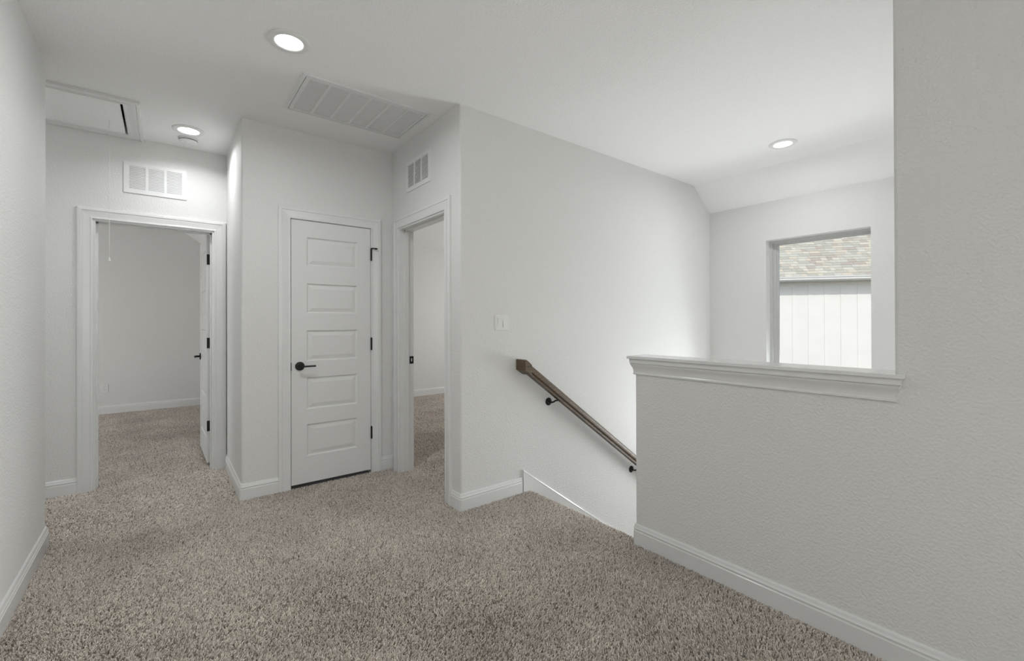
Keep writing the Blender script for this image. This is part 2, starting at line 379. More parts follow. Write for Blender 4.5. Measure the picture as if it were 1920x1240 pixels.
structure('wall_stair_side', wallx(XH+TW, XW, YHE-0.12, YHE, DOWN, ZT), 'wall', 'white side wall of the stairwell behind the right wall')
structure('wall_loft_front', wallx(XH+TW, XLO, -1.0, -0.88), 'wall', 'white wall of the loft behind the stairwell')
structure('wall_loft_side', wallx(XLO, XLO+0.1, YBK, -0.88, op=[('y', -5.6, -3.6, 0.65, 2.15)]), 'wall', 'white loft wall with an added side window behind the camera')
structure('wall_back', wallx(XL-TW, XLO+0.1, YBK-0.1, YBK, op=[('x', -0.3, 2.3, 0.65, 2.15)]), 'wall', 'white loft wall with an added wide window behind the camera')
structure('wall_bedroom_back', wallx(-3.0, XR+0.1, YRA, YRA+0.1), 'wall', 'grey-lit bedroom wall with a low outlet through the doorway')
structure('wall_bedroom_right', wallx(XR, XR+0.1, YF+0.136, YRA), 'wall', 'bedroom wall behind the open door leaf')
structure('wall_side_bedroom_back', wallx(XB+0.125, XRB, YRB, YRB+0.1), 'wall', 'pale back wall seen through the narrow side doorway')
structure('wall_side_bedroom_left', wallx(XB, XB+0.125, YF, YRB+0.1), 'wall', 'wall on the near left of the side bedroom')
structure('wall_side_bedroom_right', wallx(XRB, XRB+0.1, YS+TW, YRB+0.1, op=[('y', 4.5, 5.9, 0.7, 2.1)]), 'wall', 'side bedroom wall with an added unseen window')
structure('wall_side_bedroom_front', wallx(XW+0.2, XRB, YS, YS+TW), 'wall', 'front wall of the side bedroom past the stairwell')
structure('wall_stair_bottom', MB().box(XH+TW, XW+0.2, YHE-0.12, YS, DOWN-0.1, DOWN), 'carpet_base', 'carpeted floor at the foot of the stairs', cat='floor')

# baseboards --------------------------------------------------------------
BP = [(-0.004, -0.004), (0.0145, -0.004), (0.0145, 0.079), (0.0115, 0.082), (0.0110, 0.088), (0.0140, 0.0905), (0.0140, 0.094), (0.0105, 0.099), (0.0090, 0.106), (0.0085, 0.111), (0.0055, 0.1155), (0.0, HB), (-0.004, HB)]
def baseboard(name, path, left, label): structure(name, sweep(path, BP, left), 'trim', label, 'baseboard', smooth=30)
baseboard('baseboard_left', [(XL, YBK)]+[(XL, YL-0.022)]+arc(XL-0.022, YL-0.022, 0.022, 0, 90)[1:]+[(-3.0, YL)], False, 'white baseboard along the near left wall, rounding its corner')
baseboard('baseboard_far', [(-3.0, YF), (-0.502, YF)], False, 'short white baseboard left of the bedroom door casing')
baseboard('baseboard_closet', [(XCS, YF), (XCS, YC+0.008)]+arc(XCS+0.008, YC+0.008, 0.008, 180, 270, 3)[1:]+[(DC0-0.079, YC)], False, 'white baseboard wrapping the corner left of the closet door')
baseboard('baseboard_closet_right', [(DC1+0.085, YC), (XB, YC)], False, 'tiny white baseboard between closet and side doorway')
baseboard('baseboard_side', [(XB, 2.668), (XB, YS+0.007)]+arc(XB+0.007, YS+0.007, 0.007, 180, 270, 3)[1:]+[(2.092, YS)], False, 'white baseboard wrapping the corner below the light switch')
baseboard('baseboard_right', [(XH, -1.0), (XH, YH-0.008)]+arc(XH+0.008, YH-0.008, 0.008, 180, 90, 3)[1:]+[(XH+0.05, YH)], True, 'white baseboard along the foot of the half wall')
baseboard('baseboard_bedroom', [(-3.0, YRA), (XR, YRA)], False, 'white baseboard at the bedroom back wall under the outlet')
baseboard('baseboard_side_bedroom', [(XB+0.125, YRB), (XRB, YRB)], False, 'white baseboard seen through the narrow side doorway')

# half wall cap: a board over a crown moulding, returned at both ends
o1 = 0.034
cap = thing('trim_1', (XH+TW/2, (YHE+YH)/2, 0.965), 'white moulded cap on top of the half wall', 'trim', kind='structure')
def ring(o, z, ye0=None):
    return [(XH-o, YHE-o*0.9, z), (XH+TW+o, YHE-o*0.9, z), (XH+TW+o, YH+o, z), (XH-o, YH+o, z)]
cb_ = MB().loft([ring(o1-0.002, 1.0555), ring(o1, 1.0575), ring(o1, 1.0700), ring(o1-0.002, 1.0718)])
part('cap_board', cb_, 'trim', cap, smooth=30)
cr = MB().loft([ring(-0.003, 0.966), ring(0.006, 0.966), ring(0.0085, 0.969), ring(0.0085, 0.976), ring(0.0068, 0.9795), ring(0.0075, 0.990), ring(0.0105, 1.003), ring(0.0160, 1.015), ring(0.0200, 1.0215), ring(0.0215, 1.0285),
                ring(0.0175, 1.0290), ring(0.0175, 1.0315), ring(0.0240, 1.0320), ring(0.0235, 1.0560), ring(-0.003, 1.0560)])
part('crown_molding', cr, 'trim', cap, smooth=22)

# stair skirt board
SL = 0.716
sk = thing('trim_2', (2.107, YS-0.015, 0), 'white sloping skirt board running down the stairs below the handrail', 'trim', kind='structure')
x0, z0 = 2.100, 0.168
prof = [(x0, z0), (x0, -0.3), (x0+0.28, -0.45), (4.15, z0-SL*(4.15-x0)-0.35), (4.15, z0-SL*(4.15-x0)), ]
m_ = MB().prism([(x, YS-0.016, z) for x, z in prof], [(x, YS+0.004, z) for x, z in prof]); part('skirt', m_, 'trim', sk)
m_ = MB().prism([(x0-0.001, YS-0.019, z0-0.006), (x0-0.001, YS+0.002, z0-0.006), (x0-0.001, YS+0.002, z0+0.004), (x0-0.001, YS-0.016, z0+0.004)],
                [(4.15, YS-0.019, z0-SL*(4.15-x0)-0.006), (4.15, YS+0.002, z0-SL*(4.15-x0)-0.006), (4.15, YS+0.002, z0-SL*(4.15-x0)+0.004), (4.15, YS-0.016, z0-SL*(4.15-x0)+0.004)])
part('skirt_edge', m_, 'trim', sk)

# carpeted stairs
RI, TR = 0.1905, 0.266
st = thing('staircase', (2.15, 2.05, DOWN), 'carpeted staircase dropping away between half wall and stair wall', 'staircase', kind='structure')
def step(x, z, y0, y1, sgn=1, length=TR):
    # one carpeted step: rounded nosing at x+length, tread at z, body to the floor
    pr = [(x, DOWN), (x, z), (x+length, z)]+[(x+length+0.028*math.sin(math.radians(a)), z-0.02+0.02*math.cos(math.radians(a))) for a in (30, 60, 90, 120, 150, 180)]+[(x+length, z-0.04), (x+length, DOWN)]
    return [(px, y0, pz) for px, pz in pr], [(px, y1, pz) for px, pz in pr]
m_ = MB(); pr = [(2.10, -0.24), (2.10, -0.004), (2.150, -0.004)]+[(2.150+0.022*math.sin(math.radians(a)), -0.024+0.02*math.cos(math.radians(a))) for a in (30, 60, 90, 120, 150, 180)]+[(2.15, -0.24)]
m_.prism([(px, YH+0.001, pz) for px, pz in pr], [(px, YS, pz) for px, pz in pr]); nos = part('landing_nosing', m_, 'carpet_base', st, smooth=40)
pile_part('nosing_pile', st, [tufts([(2.145, 2.178, YH+0.016, YS-0.016)], 36000, 0.0031, 0.0125, 0.75, lambda P: -0.005-np.maximum(P[:, 0]-2.15, 0)**2*12)])
for k in range(7):
    a, b = step(2.15+k*TR, -RI*(k+1), YH+0.002, YS-0.017)
    part('step', MB().prism(a, b), 'carpet_base', st, smooth=40)
part('stair_landing', MB().box(2.15+7*TR, XW-0.002, YHE+0.002, YS-0.017, DOWN+0.001, -RI*8), 'carpet_base', st)
for k in range(6):
    part('lower_step', MB().box(2.15+7*TR-(k+1)*TR, 2.15+7*TR-k*TR, YHE+0.002, YH-0.002, DOWN+0.001, -RI*(9+k)), 'carpet_base', st)

# ------------------------------------------------------------------ doors
CP = [(0, -0.003), (0, 0.0095), (0.003, 0.0118), (0.012, 0.0118), (0.0155, 0.0100), (0.026, 0.0108), (0.044, 0.0128), (0.055, 0.0150), (0.0585, 0.0150), (0.061, 0.0185), (0.078, 0.0190), (0.084, 0.0165), (0.085, 0.0120), (0.085, -0.003)]
def casing(parent, mp, s0, s1, zi, names=('casing_leg', 'casing_leg', 'casing_head')):
    # mp(s, z, n) -> world, n outward from wall
    a = MB().loft([[mp(s0-o, -0.004, t) for o, t in CP], [mp(s0-o, zi+o, t) for o, t in CP]]); part(names[0], a, 'trim', parent, smooth=30)
    a = MB().loft([[mp(s1+o, -0.004, t) for o, t in CP], [mp(s1+o, zi+o, t) for o, t in CP]]); part(names[1], a, 'trim', parent, smooth=30)
    a = MB().loft([[mp(s0-o, zi+o, t) for o, t in CP], [mp(s1+o, zi+o, t) for o, t in CP]]); part(names[2], a, 'trim', parent, smooth=30)
def qbox(mb, mp, s0, s1, z0, z1, n0, n1):
    c = [(s0, z0, n0), (s1, z0, n0), (s1, z1, n0), (s0, z1, n0), (s0, z0, n1), (s1, z0, n1), (s1, z1, n1), (s0, z1, n1)]
    return mb.add([mp(*p) for p in c], [(0,3,2,1),(4,5,6,7),(0,1,5,4),(1,2,6,5),(2,3,7,6),(3,0,4,7)])
PZ = [(0.235, 0.481), (0.597, 0.843), (0.970, 1.208), (1.341, 1.571), (1.711, 1.930)]
def leaf(parent, mp, w, z0=0.030, z1=2.056, th=0.035, both=False):
    # mp(s, z, n): n=0 front face, n=-th back face
    sw = 0.111; s0, s1 = sw, w-sw
    ss = [0, s0, s1, w]; zs = sorted({z0, z1, *[z for p in PZ for z in p]})
    hole = lambda s, z: s0 < s < s1 and any(a < z < b for a, b in PZ)
    raw = cells(ss, [-th, 0], zs, lambda s, n, z: not hole(s, z))
    mb = MB(); mb.add([mp(s, z, n) for s, n, z in raw.v], raw.f)
    lf = part('leaf', mb, 'door', parent)
    for a, b in PZ:
        pm = MB()
        for side in (1, -1):
            f = (lambda d: -d) if side == 1 else (lambda d: -th+d)
            rings = []
            for ins, d in ((0, 0.0), (0.003, 0.0035), (0.008, 0.0085), (0.014, 0.0095), (0.040, 0.0030), (0.042, 0.0025)):
                rings.append([mp(s0+ins, a+ins, f(d)), mp(s1-ins, a+ins, f(d)), mp(s1-ins, b-ins, f(d)), mp(s0+ins, b-ins, f(d))])
            pm.loft(rings, caps=False); pm.add(rings[-1], [(0, 1, 2, 3)])
        part('panel', pm, 'door', lf)
    return lf
def lever(parent, mp, s, z, n, sdir):
    # black lever set: round rose, neck, flat lever
    ax = [Vector(mp(s, z, n)), Vector(mp(s, z, n+1))]; d = (ax[1]-ax[0]); c = ax[0]
    h = MB().tube([c-d*0.001, c+d*0.006, c+d*0.009, c+d*0.0095], [0.0335, 0.0335, 0.031, 0.020], 32); ro = part('lever_handle', h, 'black', parent, smooth=40)
    part('neck', MB().tube([c+d*0.008, c+d*0.052], 0.0095, 16), 'black', ro, smooth=40)
    b = MB(); qbox(b, mp, s-sdir*0.010, s+sdir*0.104, z-0.0065, z+0.0055, n+0.044, n+0.055); part('lever', b, 'black', ro)
def hinge_knuckle(parent, x, y, zc):
    o = part('hinge', MB().tube([(x, y, zc-0.050), (x, y, zc+0.050)], 0.0075, 14), 'black', parent, smooth=40)
    part('pin_tip', MB().tube([(x, y, zc+0.050), (x, y, zc+0.054), (x, y, zc+0.056)], [0.006, 0.005, 0.002], 12), 'black', o, smooth=40)
    return o

# door_1: bedroom doorway with its leaf swung in
d1 = thing('door_1', ((DA0+DA1)/2, YF, 0), 'white panel door standing open into the far bedroom, with casing', 'door', kind='structure')
mpA = lambda s, z, n: (s, YF-n, z)
casing(d1, mpA, -0.4185, 0.3505, 2.0605)
YJ = YF+0.136
for s0, s1 in ((DA0-0.018, DA0), (DA1, DA1+0.018)): part('jamb', MB().box(s0, s1, YF-0.001, YJ+0.001, -0.004, DH), 'trim', d1)
part('jamb_head', MB().box(DA0-0.018, DA1+0.018, YF-0.001, YJ+0.001, DH, DH+0.018), 'trim', d1)
for s0, s1 in ((DA0-0.001, DA0+0.011), (DA1-0.011, DA1+0.001)): part('door_stop', MB().box(s0, s1, YF+0.055, YF+0.090, -0.004, DH), 'trim', d1)
part('door_stop_head', MB().box(DA0, DA1, YF+0.055, YF+0.090, DH-0.011, DH+0.001), 'trim', d1)
LX, LY = 0.306, 4.768
ang = math.radians(0.6)
def mpL(s, z, n):   # leaf runs away along +Y, front face looks to -X
    return (LX-n*math.cos(ang)-s*math.sin(ang), LY+s*math.cos(ang)-n*math.sin(ang), z)
lfA = leaf(d1, mpL, 0.724, th=0.035)
lever(d1, mpL, 0.724-0.062, 0.935, 0, -1)
mpLb = lambda s, z, n: mpL(s, z, -0.035-n)
lever(d1, mpLb, 0.724-0.062, 0.935, 0, -1)
for zc in (1.832, 1.090, 0.354):
    h = MB().box(LX+0.001, LX+0.0345, LY-0.0022, LY+0.001, zc-0.046, zc+0.046); ho = part('hinge', h, 'black', d1)
    part('knuckle', MB().tube([(LX+0.040, LY-0.006, zc-0.046), (LX+0.040, LY-0.006, zc+0.046)], 0.006, 12), 'black', ho, smooth=40)

# door_2: the closed closet door
d2 = thing('door_2', ((DC0+DC1)/2, YC, 0), 'closed white five-panel closet door with black lever', 'door', kind='structure')
mpC = lambda s, z, n: (s, YC-n, z)
casing(d2, mpC, DC0-0.0045, DC1+0.0045, 2.0615)
for s0, s1 in ((DC0-0.020, DC0-0.003), (DC1+0.003, DC1+0.020)): part('jamb', MB().box(s0, s1, YC-0.001, YC+TW+0.001, -0.004, 2.060), 'trim', d2)
part('jamb_head', MB().box(DC0-0.020, DC1+0.020, YC-0.001, YC+TW+0.001, 2.060, 2.075), 'trim', d2)
mpD = lambda s, z, n: (DC0+s, YC-0.002-n, z)
leaf(d2, mpD, DC1-DC0)
lever(d2, mpD, 0.060, 0.934, 0, 1)
part('strike_plate', MB().box(DC0-0.0052, DC0-0.0004, YC-0.0145, YC-0.003, 0.905, 0.963), 'black', d2)
for k, zc in enumerate((1.838, 1.087, 0.341)):
    hk = hinge_knuckle(d2, DC1+0.004, YC-0.012, zc)
    if k == 0:
        part('pin_stop', MB().tube([(DC1+0.004, YC-0.012, zc+0.052), (DC1+0.020, YC-0.020, zc+0.056), (DC1+0.036, YC-0.030, zc+0.053), (DC1+0.050, YC-0.034, zc+0.053)], [0.0075, 0.005, 0.004, 0.006], 12), 'black', hk, smooth=40)
        part('pin_stop_bumper', MB().tube([(DC1+0.034, YC-0.028, zc+0.053), (DC1+0.036, YC-0.040, zc+0.050)], 0.0075, 12), 'black', hk, smooth=40)

# door_3: the side doorway (its leaf is swung out of sight)
d3 = thing('door_3', (XB, (DB0+DB1)/2, 0), 'narrow open doorway with white casing beside the closet', 'door', kind='structure')
mpB = lambda s, z, n: (XB-n, s, z)
casing(d3, mpB, 2.7525, 3.5375, 2.0605)
for s0, s1 in ((DB0-0.018, DB0), (DB1, DB1+0.018)): part('jamb', MB().box(XB-0.001, XB+0.126, s0, s1, -0.004, DH), 'trim', d3)
part('jamb_head', MB().box(XB-0.001, XB+0.126, DB0-0.018, DB1+0.018, DH, DH+0.018), 'trim', d3)
for s0, s1 in ((DB0-0.001, DB0+0.011), (DB1-0.011, DB1+0.001)): part('door_stop', MB().box(XB+0.044, XB+0.080, s0, s1, -0.004, DH), 'trim', d3)
part('door_stop_head', MB().box(XB+0.044, XB+0.080, DB0, DB1, DH-0.011, DH+0.001), 'trim', d3)
spl = part('strike_plate', cells([XB+0.088, XB+0.101, XB+0.112, XB+0.124], [DB1-0.0025, DB1+0.001], [0.915, 0.934, 0.960, 0.978], lambda x, y, z: not (XB+0.101 < x < XB+0.112 and 0.934 < z < 0.960)), 'black', d3)

# ------------------------------------------------------------------ stair window
w1 = thing('window_1', (XW+0.09, (WY0+WY1)/2, WZ0), 'tall fixed stair window looking onto the neighbouring roof', 'window', kind='structure')
def wframe(x0, x1, o, i, name, m='vinyl'):
    # o, i: outer and inner insets as (right, left, bottom, top)
    ys = [WY0+o[0], WY0+i[0], WY1-i[1], WY1-o[1]]; zs = [WZ0+o[2], WZ0+i[2], WZ1-i[3], WZ1-o[3]]
    part(name, cells([x0, x1], ys, zs, lambda x, y, z: not (ys[1] < y < ys[2] and zs[1] < z < zs[2])), m, w1)
wframe(XW+0.088, XW+0.170, (0, 0, 0, 0), (0.012, 0.026, 0.03, 0.022), 'window_frame')
wframe(XW+0.112, XW+0.160, (0.012, 0.026, 0.03, 0.022), (0.022, 0.056, 0.06, 0.040), 'sash_frame')
wframe(XW+0.122, XW+0.142, (0.022, 0.056, 0.06, 0.040), (0.028, 0.072, 0.07, 0.048), 'glazing_bead')
part('pane', MB().box(XW+0.128, XW+0.132, WY0+0.02, WY1-0.06, WZ0+0.06, WZ1-0.042), 'glass', w1)
part('window_sill', MB().box(XW-0.02, XW+0.088, WY0+0.001, WY1-0.001, WZ0, WZ0+0.018), 'trim', w1)
def hidden_window(name, label, x0, x1, y0, y1, z0, z1):  # frames of unseen windows, added to go with the fill lamps
    t = 0.05; w = thing(name, ((x0+x1)/2, (y0+y1)/2, z0), label, 'window', kind='structure')
    if x1-x0 < y1-y0: f = cells([x0, x1], [y0, y0+t, (y0+y1)/2-t/2, (y0+y1)/2+t/2, y1-t, y1], [z0, z0+t, z1-t, z1], lambda x, y, z: y < y0+t or y > y1-t or z < z0+t or z > z1-t or abs(y-(y0+y1)/2) < t/2)
    else: f = cells([x0, x0+t, (x0+x1)/2-t/2, (x0+x1)/2+t/2, x1-t, x1], [y0, y1], [z0, z0+t, z1-t, z1], lambda x, y, z: x < x0+t or x > x1-t or z < z0+t or z > z1-t or abs(x-(x0+x1)/2) < t/2)
    part('window_frame', f, 'vinyl', w)
hidden_window('window_2', 'wide unseen loft window added behind the camera for fill light', -0.3, 2.3, YBK-0.07, YBK-0.03, 0.65, 2.15)
hidden_window('window_3', 'unseen loft side window added behind the camera for fill light', XLO+0.03, XLO+0.07, -5.6, -3.6, 0.65, 2.15)
hidden_window('window_4', 'bedroom window added out of sight left of the far doorway to light the room', -3.07, -3.03, 5.8, 7.2, 0.7, 2.1)
hidden_window('window_5', 'side bedroom window added out of sight behind the stair wall to light the room', XRB+0.03, XRB+0.07, 4.5, 5.9, 0.7, 2.1)

# ------------------------------------------------------------------ recessed lights, smoke detector
M['lens'] = emit_mat('led_lens', (1.0, 0.985, 0.955), 8.0)
LAMP_W, LAMP_SPREAD = 7.6, 172
def recessed(x, y, label, power=1.0, spread=None):
    t = thing('recessed_light', (x, y, ZC), label, 'ceiling light', 'recessed lights in the landing ceiling')
    rp = [(0.1020, 0.002), (0.1020, -0.003), (0.0990, -0.0065), (0.0930, -0.0085), (0.0760, -0.0100), (0.0700, -0.0092), (0.0665, -0.0060), (0.0660, 0.002)]
    mb = MB().lathe(rp, (x, y, ZC), seg=56); 
    # drop the end caps so the ring stays open in the middle
    mb.f = [f for f in mb.f if len(f) == 4]
    part('trim_ring', mb, 'plastic', t, smooth=35)
    part('lens', MB().lathe([(0.0662, 0.0), (0.0662, -0.0055), (0.060, -0.0075), (0.03, -0.0085), (0.004, -0.0088)], (x, y, ZC), seg=48), 'lens', t, smooth=60)
    lamp_light(t, x, y, power, spread)
def lamp_light(t, x, y, power, spread=None):
    l = bpy.data.lights.new('lamp_light', 'AREA'); l.shape = 'DISK'; l.size = 0.12; l.energy = LAMP_W*power; l.color = (0.955, 0.98, 1.0); l.spread = math.radians(spread or LAMP_SPREAD)
    o = bpy.data.objects.new('lamp_light', l); COL.objects.link(o); o.parent = t; o.location = (0, 0, -0.0105)
recessed(0.519, 2.535, 'round recessed light nearest the camera, above the landing carpet', 1.08)
recessed(0.156, 4.172, 'round recessed light beside the smoke detector in the hallway', 0.52, 150)
recessed(-1.90, 4.12, 'unseen round recessed light added further left to brighten the hallway', 1.2)  # added lamp hidden by the left wall, brightens the hallway
recessed(4.030, 1.495, 'round recessed light over the stairwell near the window', 0.8)
sm = thing('smoke_detector', (0.160, 4.375, ZC), 'round white smoke detector next to the hallway light', 'smoke detector')
part('base', MB().lathe([(0.066, 0.003), (0.066, -0.010), (0.064, -0.012), (0.02, -0.012)], (0.160, 4.375, ZC), seg=40), 'plastic', sm, smooth=35)
part('cover', MB().lathe([(0.059, -0.010), (0.060, -0.018), (0.057, -0.029), (0.050, -0.035), (0.030, -0.037), (0.004, -0.037)], (0.160, 4.375, ZC), seg=40), 'plastic', sm, smooth=35)
part('test_button', MB().lathe([(0.012, -0.036), (0.012, -0.039), (0.010, -0.040), (0.002, -0.040)], (0.145, 4.345, ZC), seg=20), 'plastic', sm, smooth=35)
part('vent_slot', MB().lathe([(0.0605, -0.0135), (0.0612, -0.0145), (0.0612, -0.0165), (0.0600, -0.0175)], (0.160, 4.375, ZC), seg=40), 'dark', sm)

# ------------------------------------------------------------------ ceiling return grille
gx0, gx1, gy0, gy1 = 0.650, 1.479, 2.794, 3.322
gr = thing('return_air_grille', ((gx0+gx1)/2, (gy0+gy1)/2, ZC), 'large white return air grille with six louvred bays on the ceiling', 'air grille')
def frame_xy(mb_xs, mb_ys, z0, z1):
    return cells(mb_xs, mb_ys, [z0, z1], lambda x, y, z: not (mb_xs[1] < x < mb_xs[2] and mb_ys[1] < y < mb_ys[2]))
part('outer_frame', frame_xy([gx0, gx0+0.017, gx1-0.017, gx1], [gy0, gy0+0.017, gy1-0.017, gy1], ZC-0.011, ZC+0.002), 'white_metal', gr)
ix0, ix1, iy0, iy1 = gx0+0.0205, gx1-0.0205, gy0+0.0205, gy1-0.0205
bx0, bx1, by0, by1 = gx0+0.045, gx1-0.036, gy0+0.044, gy1-0.040
part('filter_door', frame_xy([ix0, bx0, bx1, ix1], [iy0, by0, by1, iy1], ZC-0.0095, ZC-0.001), 'white_metal', gr)
part('backing', MB().box(gx0+0.01, gx1-0.01, gy0+0.01, gy1-0.01, ZC-0.0012, ZC+0.0015), 'filter', gr)
bw = (bx1-bx0-5*0.019)/6
for k in range(6):
    a = bx0+k*(bw+0.019)
    if k < 5: part('divider', MB().box(a+bw, a+bw+0.019, by0-0.001, by1+0.001, ZC-0.0095, ZC-0.001), 'white_metal', gr)
    lv = MB(); n = 36
    for j in range(n):
        y = by0+(j+0.5)*(by1-by0)/n
        q = [(y+0.0016, ZC-0.0085), (y-0.0030, ZC-0.0035), (y-0.0036, ZC-0.0041), (y+0.0010, ZC-0.0091)]
        lv.prism([(a-0.001, *p) for p in q], [(a+bw+0.001, *p) for p in q])
    part('louvers', lv, 'white_metal', gr, kind='stuff')

# ------------------------------------------------------------------ wall transfer grilles
def wall_grille(name, label, mp, s0, s1, z0, z1, b0, b1, c0, c1, axis):
    # mp(s, z, n): n outwards from wall. outer s0..s1, z0..z1; louvred area b0..b1, c0..c1
    loc = mp((s0+s1)/2, z0, 0); t = thing(name, loc, label, 'air grille')
    mull = 0.018; bw = (b1-b0-2*mull)/3
    ss = sorted([s0, s1, b0, b1]+[b0+bw, b0+bw+mull, b0+2*bw+mull, b0+2*bw+2*mull])
    raw = cells(ss, [-0.002, 0.0075], [z0, c0, c1, z1], lambda s, n, z: not (c0 < z < c1 and any(b0+k*(bw+mull) < s < b0+k*(bw+mull)+bw for k in range(3))))
    mb = MB().add([mp(s, z, n) for s, n, z in raw.v], raw.f); part('frame', mb, 'white_metal', t)
    bk = MB(); qbox(bk, mp, b0-0.004, b1+0.004, c0-0.004, c1+0.004, -0.002, 0.0008); part('backing', bk, 'filter', t)
    n = 15; pitch = (c1-c0)/n
    sl = MB(); c = [(-bw/2-0.001, -0.0060, 0.0066), (-bw/2-0.001, 0.0052, 0.0010), (-bw/2-0.001, 0.0062, 0.0018), (-bw/2-0.001, -0.0050, 0.0076)]
    o = Vector(mp(0, 0, 0))
    r0 = [Vector(mp(s, z, m))-o for s, z, m in c]; r1 = [Vector(mp(s+bw+0.002, z, m))-o for s, z, m in c]
    sl.prism(r0, r1); me = sl.mesh('slat')
    copies('slat', me, 'white_metal', t, [mp(b0+k*(bw+mull)+bw/2, c0+(j+0.5)*pitch, 0) for k in range(3) for j in range(n)])
    for s in ((s0+b0)/2, (s1+b1)/2):
        p = Vector(mp(s, (z0+z1)/2, 0.007)); q = Vector(mp(s, (z0+z1)/2, 0.0088)); part('screw', MB().tube([p, q], 0.0035, 12), 'white_metal', t)
wall_grille('transfer_grille', 'white three-bay vent grille above the bedroom doorway', mpA, -0.241, 0.158, 2.297, 2.541, -0.207, 0.126, 2.326, 2.512, 'x')
wall_grille('transfer_grille', 'white vent grille above the narrow side doorway', mpB, 2.963, 3.376, 2.322, 2.566, 2.998, 3.341, 2.352, 2.538, 'y')

# ------------------------------------------------------------------ attic hatch
ah = thing('attic_hatch', (-0.6, 4.2, ZC), 'attic access hatch with white trim and pull cord in the hallway ceiling', 'attic hatch')
part('hatch_panel', MB().box(HX0+0.003, HX1-0.013, HY0+0.005, HY1-0.003, ZC-0.004, ZC+0.008), 'ceiling', ah)
part('hatch_sky_block', cells([HX0-0.05, HX0, HX1, HX1+0.05], [HY0-0.05, HY0, HY1, HY1+0.05], [ZC+0.10, ZC+0.30, ZC+0.33], lambda x, y, z: not (HX0 < x < HX1 and HY0 < y < HY1 and z < ZC+0.30)), 'dark', ah)  # unseen box added to keep sky light out, dark to shade the gap
mpN = lambda s, z, n: (s, z, ZC-n)
def hatch_leg(p0, p1, d, e0, e1):
    # inner edge from p0 to p1, profile offset along d, mitre extension e0/e1
    r0 = []; r1 = []
    HPf = [(0, -0.002), (0, 0.010), (0.004, 0.0125), (0.016, 0.0125), (0.020, 0.010), (0.045, 0.012), (0.064, 0.0155), (0.068, 0.0155), (0.071, 0.019), (0.084, 0.019), (0.088, 0.015), (0.088, -0.002)]
    al = (Vector(p1)-Vector(p0)).normalized()
    for o, t in HPf:
        a = Vector(p0)+Vector(d)*o-al*o*e0; b = Vector(p1)+Vector(d)*o+al*o*e1
        r0.append((a.x, a.y, ZC-t)); r1.append((b.x, b.y, ZC-t))
    part('casing', MB().loft([r0, r1]), 'trim', ah, smooth=30)
a0, a1, b0, b1 = HX0-0.0, HX1+0.002, HY0-0.004, HY1-0.004
hatch_leg((a0, b0), (a1, b0), (0, -1), 1, 1); hatch_leg((a1, b0), (a1, b1), (1, 0), 1, 1); hatch_leg((a1, b1), (a0, b1), (0, 0.84), 1, 1); hatch_leg((a0, b1), (a0, b0), (-1, 0), 1, 1)
pc = part('pull_cord', MB().tube([(-0.302, 4.298, ZC-0.002), (-0.3015, 4.298, 2.2), (-0.302, 4.298, 1.735)], 0.0016, 8), 'cord', ah, smooth=60)
part('cord_knob', MB().lathe([(0.002, 0.024), (0.004, 0.022), (0.0045, 0.014), (0.0085, 0.002), (0.009, -0.002), (0.007, -0.006), (0.001, -0.007)], (-0.302, 4.298, 1.718), seg=18), 'plastic', pc, smooth=40)

# ------------------------------------------------------------------ switch and outlet
def plate_mesh(mp, s0, s1, z0, z1, t=0.006):
    mb = MB()
    R = lambda i, n: [mp(s0+i, z0+i, n), mp(s1-i, z0+i, n), mp(s1-i, z1-i, n), mp(s0+i, z1-i, n)]
    return mb.loft([R(0, -0.002), R(0, t*0.5), R(0.003, t), R(0.006, t)])
mpS = lambda s, z, n: (s, YS-n, z)
sw = thing('light_switch', (1.9125, YS, 1.208), 'white double rocker light switch on the stair wall', 'light switch')
part('plate', plate_mesh(mpS, 1.852, 1.975, 1.208, 1.320), 'plastic', sw)
for s, up in ((1.8885, 1), (1.9365, -1)):
    fr = MB(); raw = cells([s-0.019, s-0.0165, s+0.0165, s+0.019], [0.0055, 0.0068], [1.228, 1.2305, 1.2975, 1.300], lambda a, n, z: not (abs(a-s) < 0.0165 and 1.2305 < z < 1.2975))
    fr.add([mpS(a, z, n) for a, n, z in raw.v], raw.f)
    b = MB(); zm = 1.264; t0, t1 = (0.0115, 0.006) if up > 0 else (0.006, 0.0115)
    pr = [(1.2315, 0.004), (1.2315, t1), (zm, 0.0085), (1.2965, t0), (1.2965, 0.004)]
    b.prism([mpS(s-0.0155, z, n) for z, n in pr], [mpS(s+0.0155, z, n) for z, n in pr]); ro = part('rocker', b, 'plastic', sw); part('rocker_bezel', fr, 'plastic', ro)
mpR = lambda s, z, n: (s, YRA-n, z)
ou = thing('wall_outlet', (-0.636, YRA, 0.30), 'small white wall outlet low on the bedroom back wall', 'outlet')
part('plate', plate_mesh(mpR, -0.674, -0.598, 0.298, 0.416), 'plastic', ou)
for zc in (0.337, 0.377):
    c = Vector(mpR(-0.636, zc, 0.004)); e = Vector(mpR(-0.636, zc, 0.0078)); ro = part('receptacle', MB().tube([c, e], 0.0165, 20), 'plastic', ou)
    sl = MB()
    for ds in (-0.006, 0.006): qbox(sl, mpR, -0.636+ds-0.0012, -0.636+ds+0.0012, zc-0.001, zc+0.008, 0.0075, 0.0081)
    part('slots', sl, 'dark', ro)

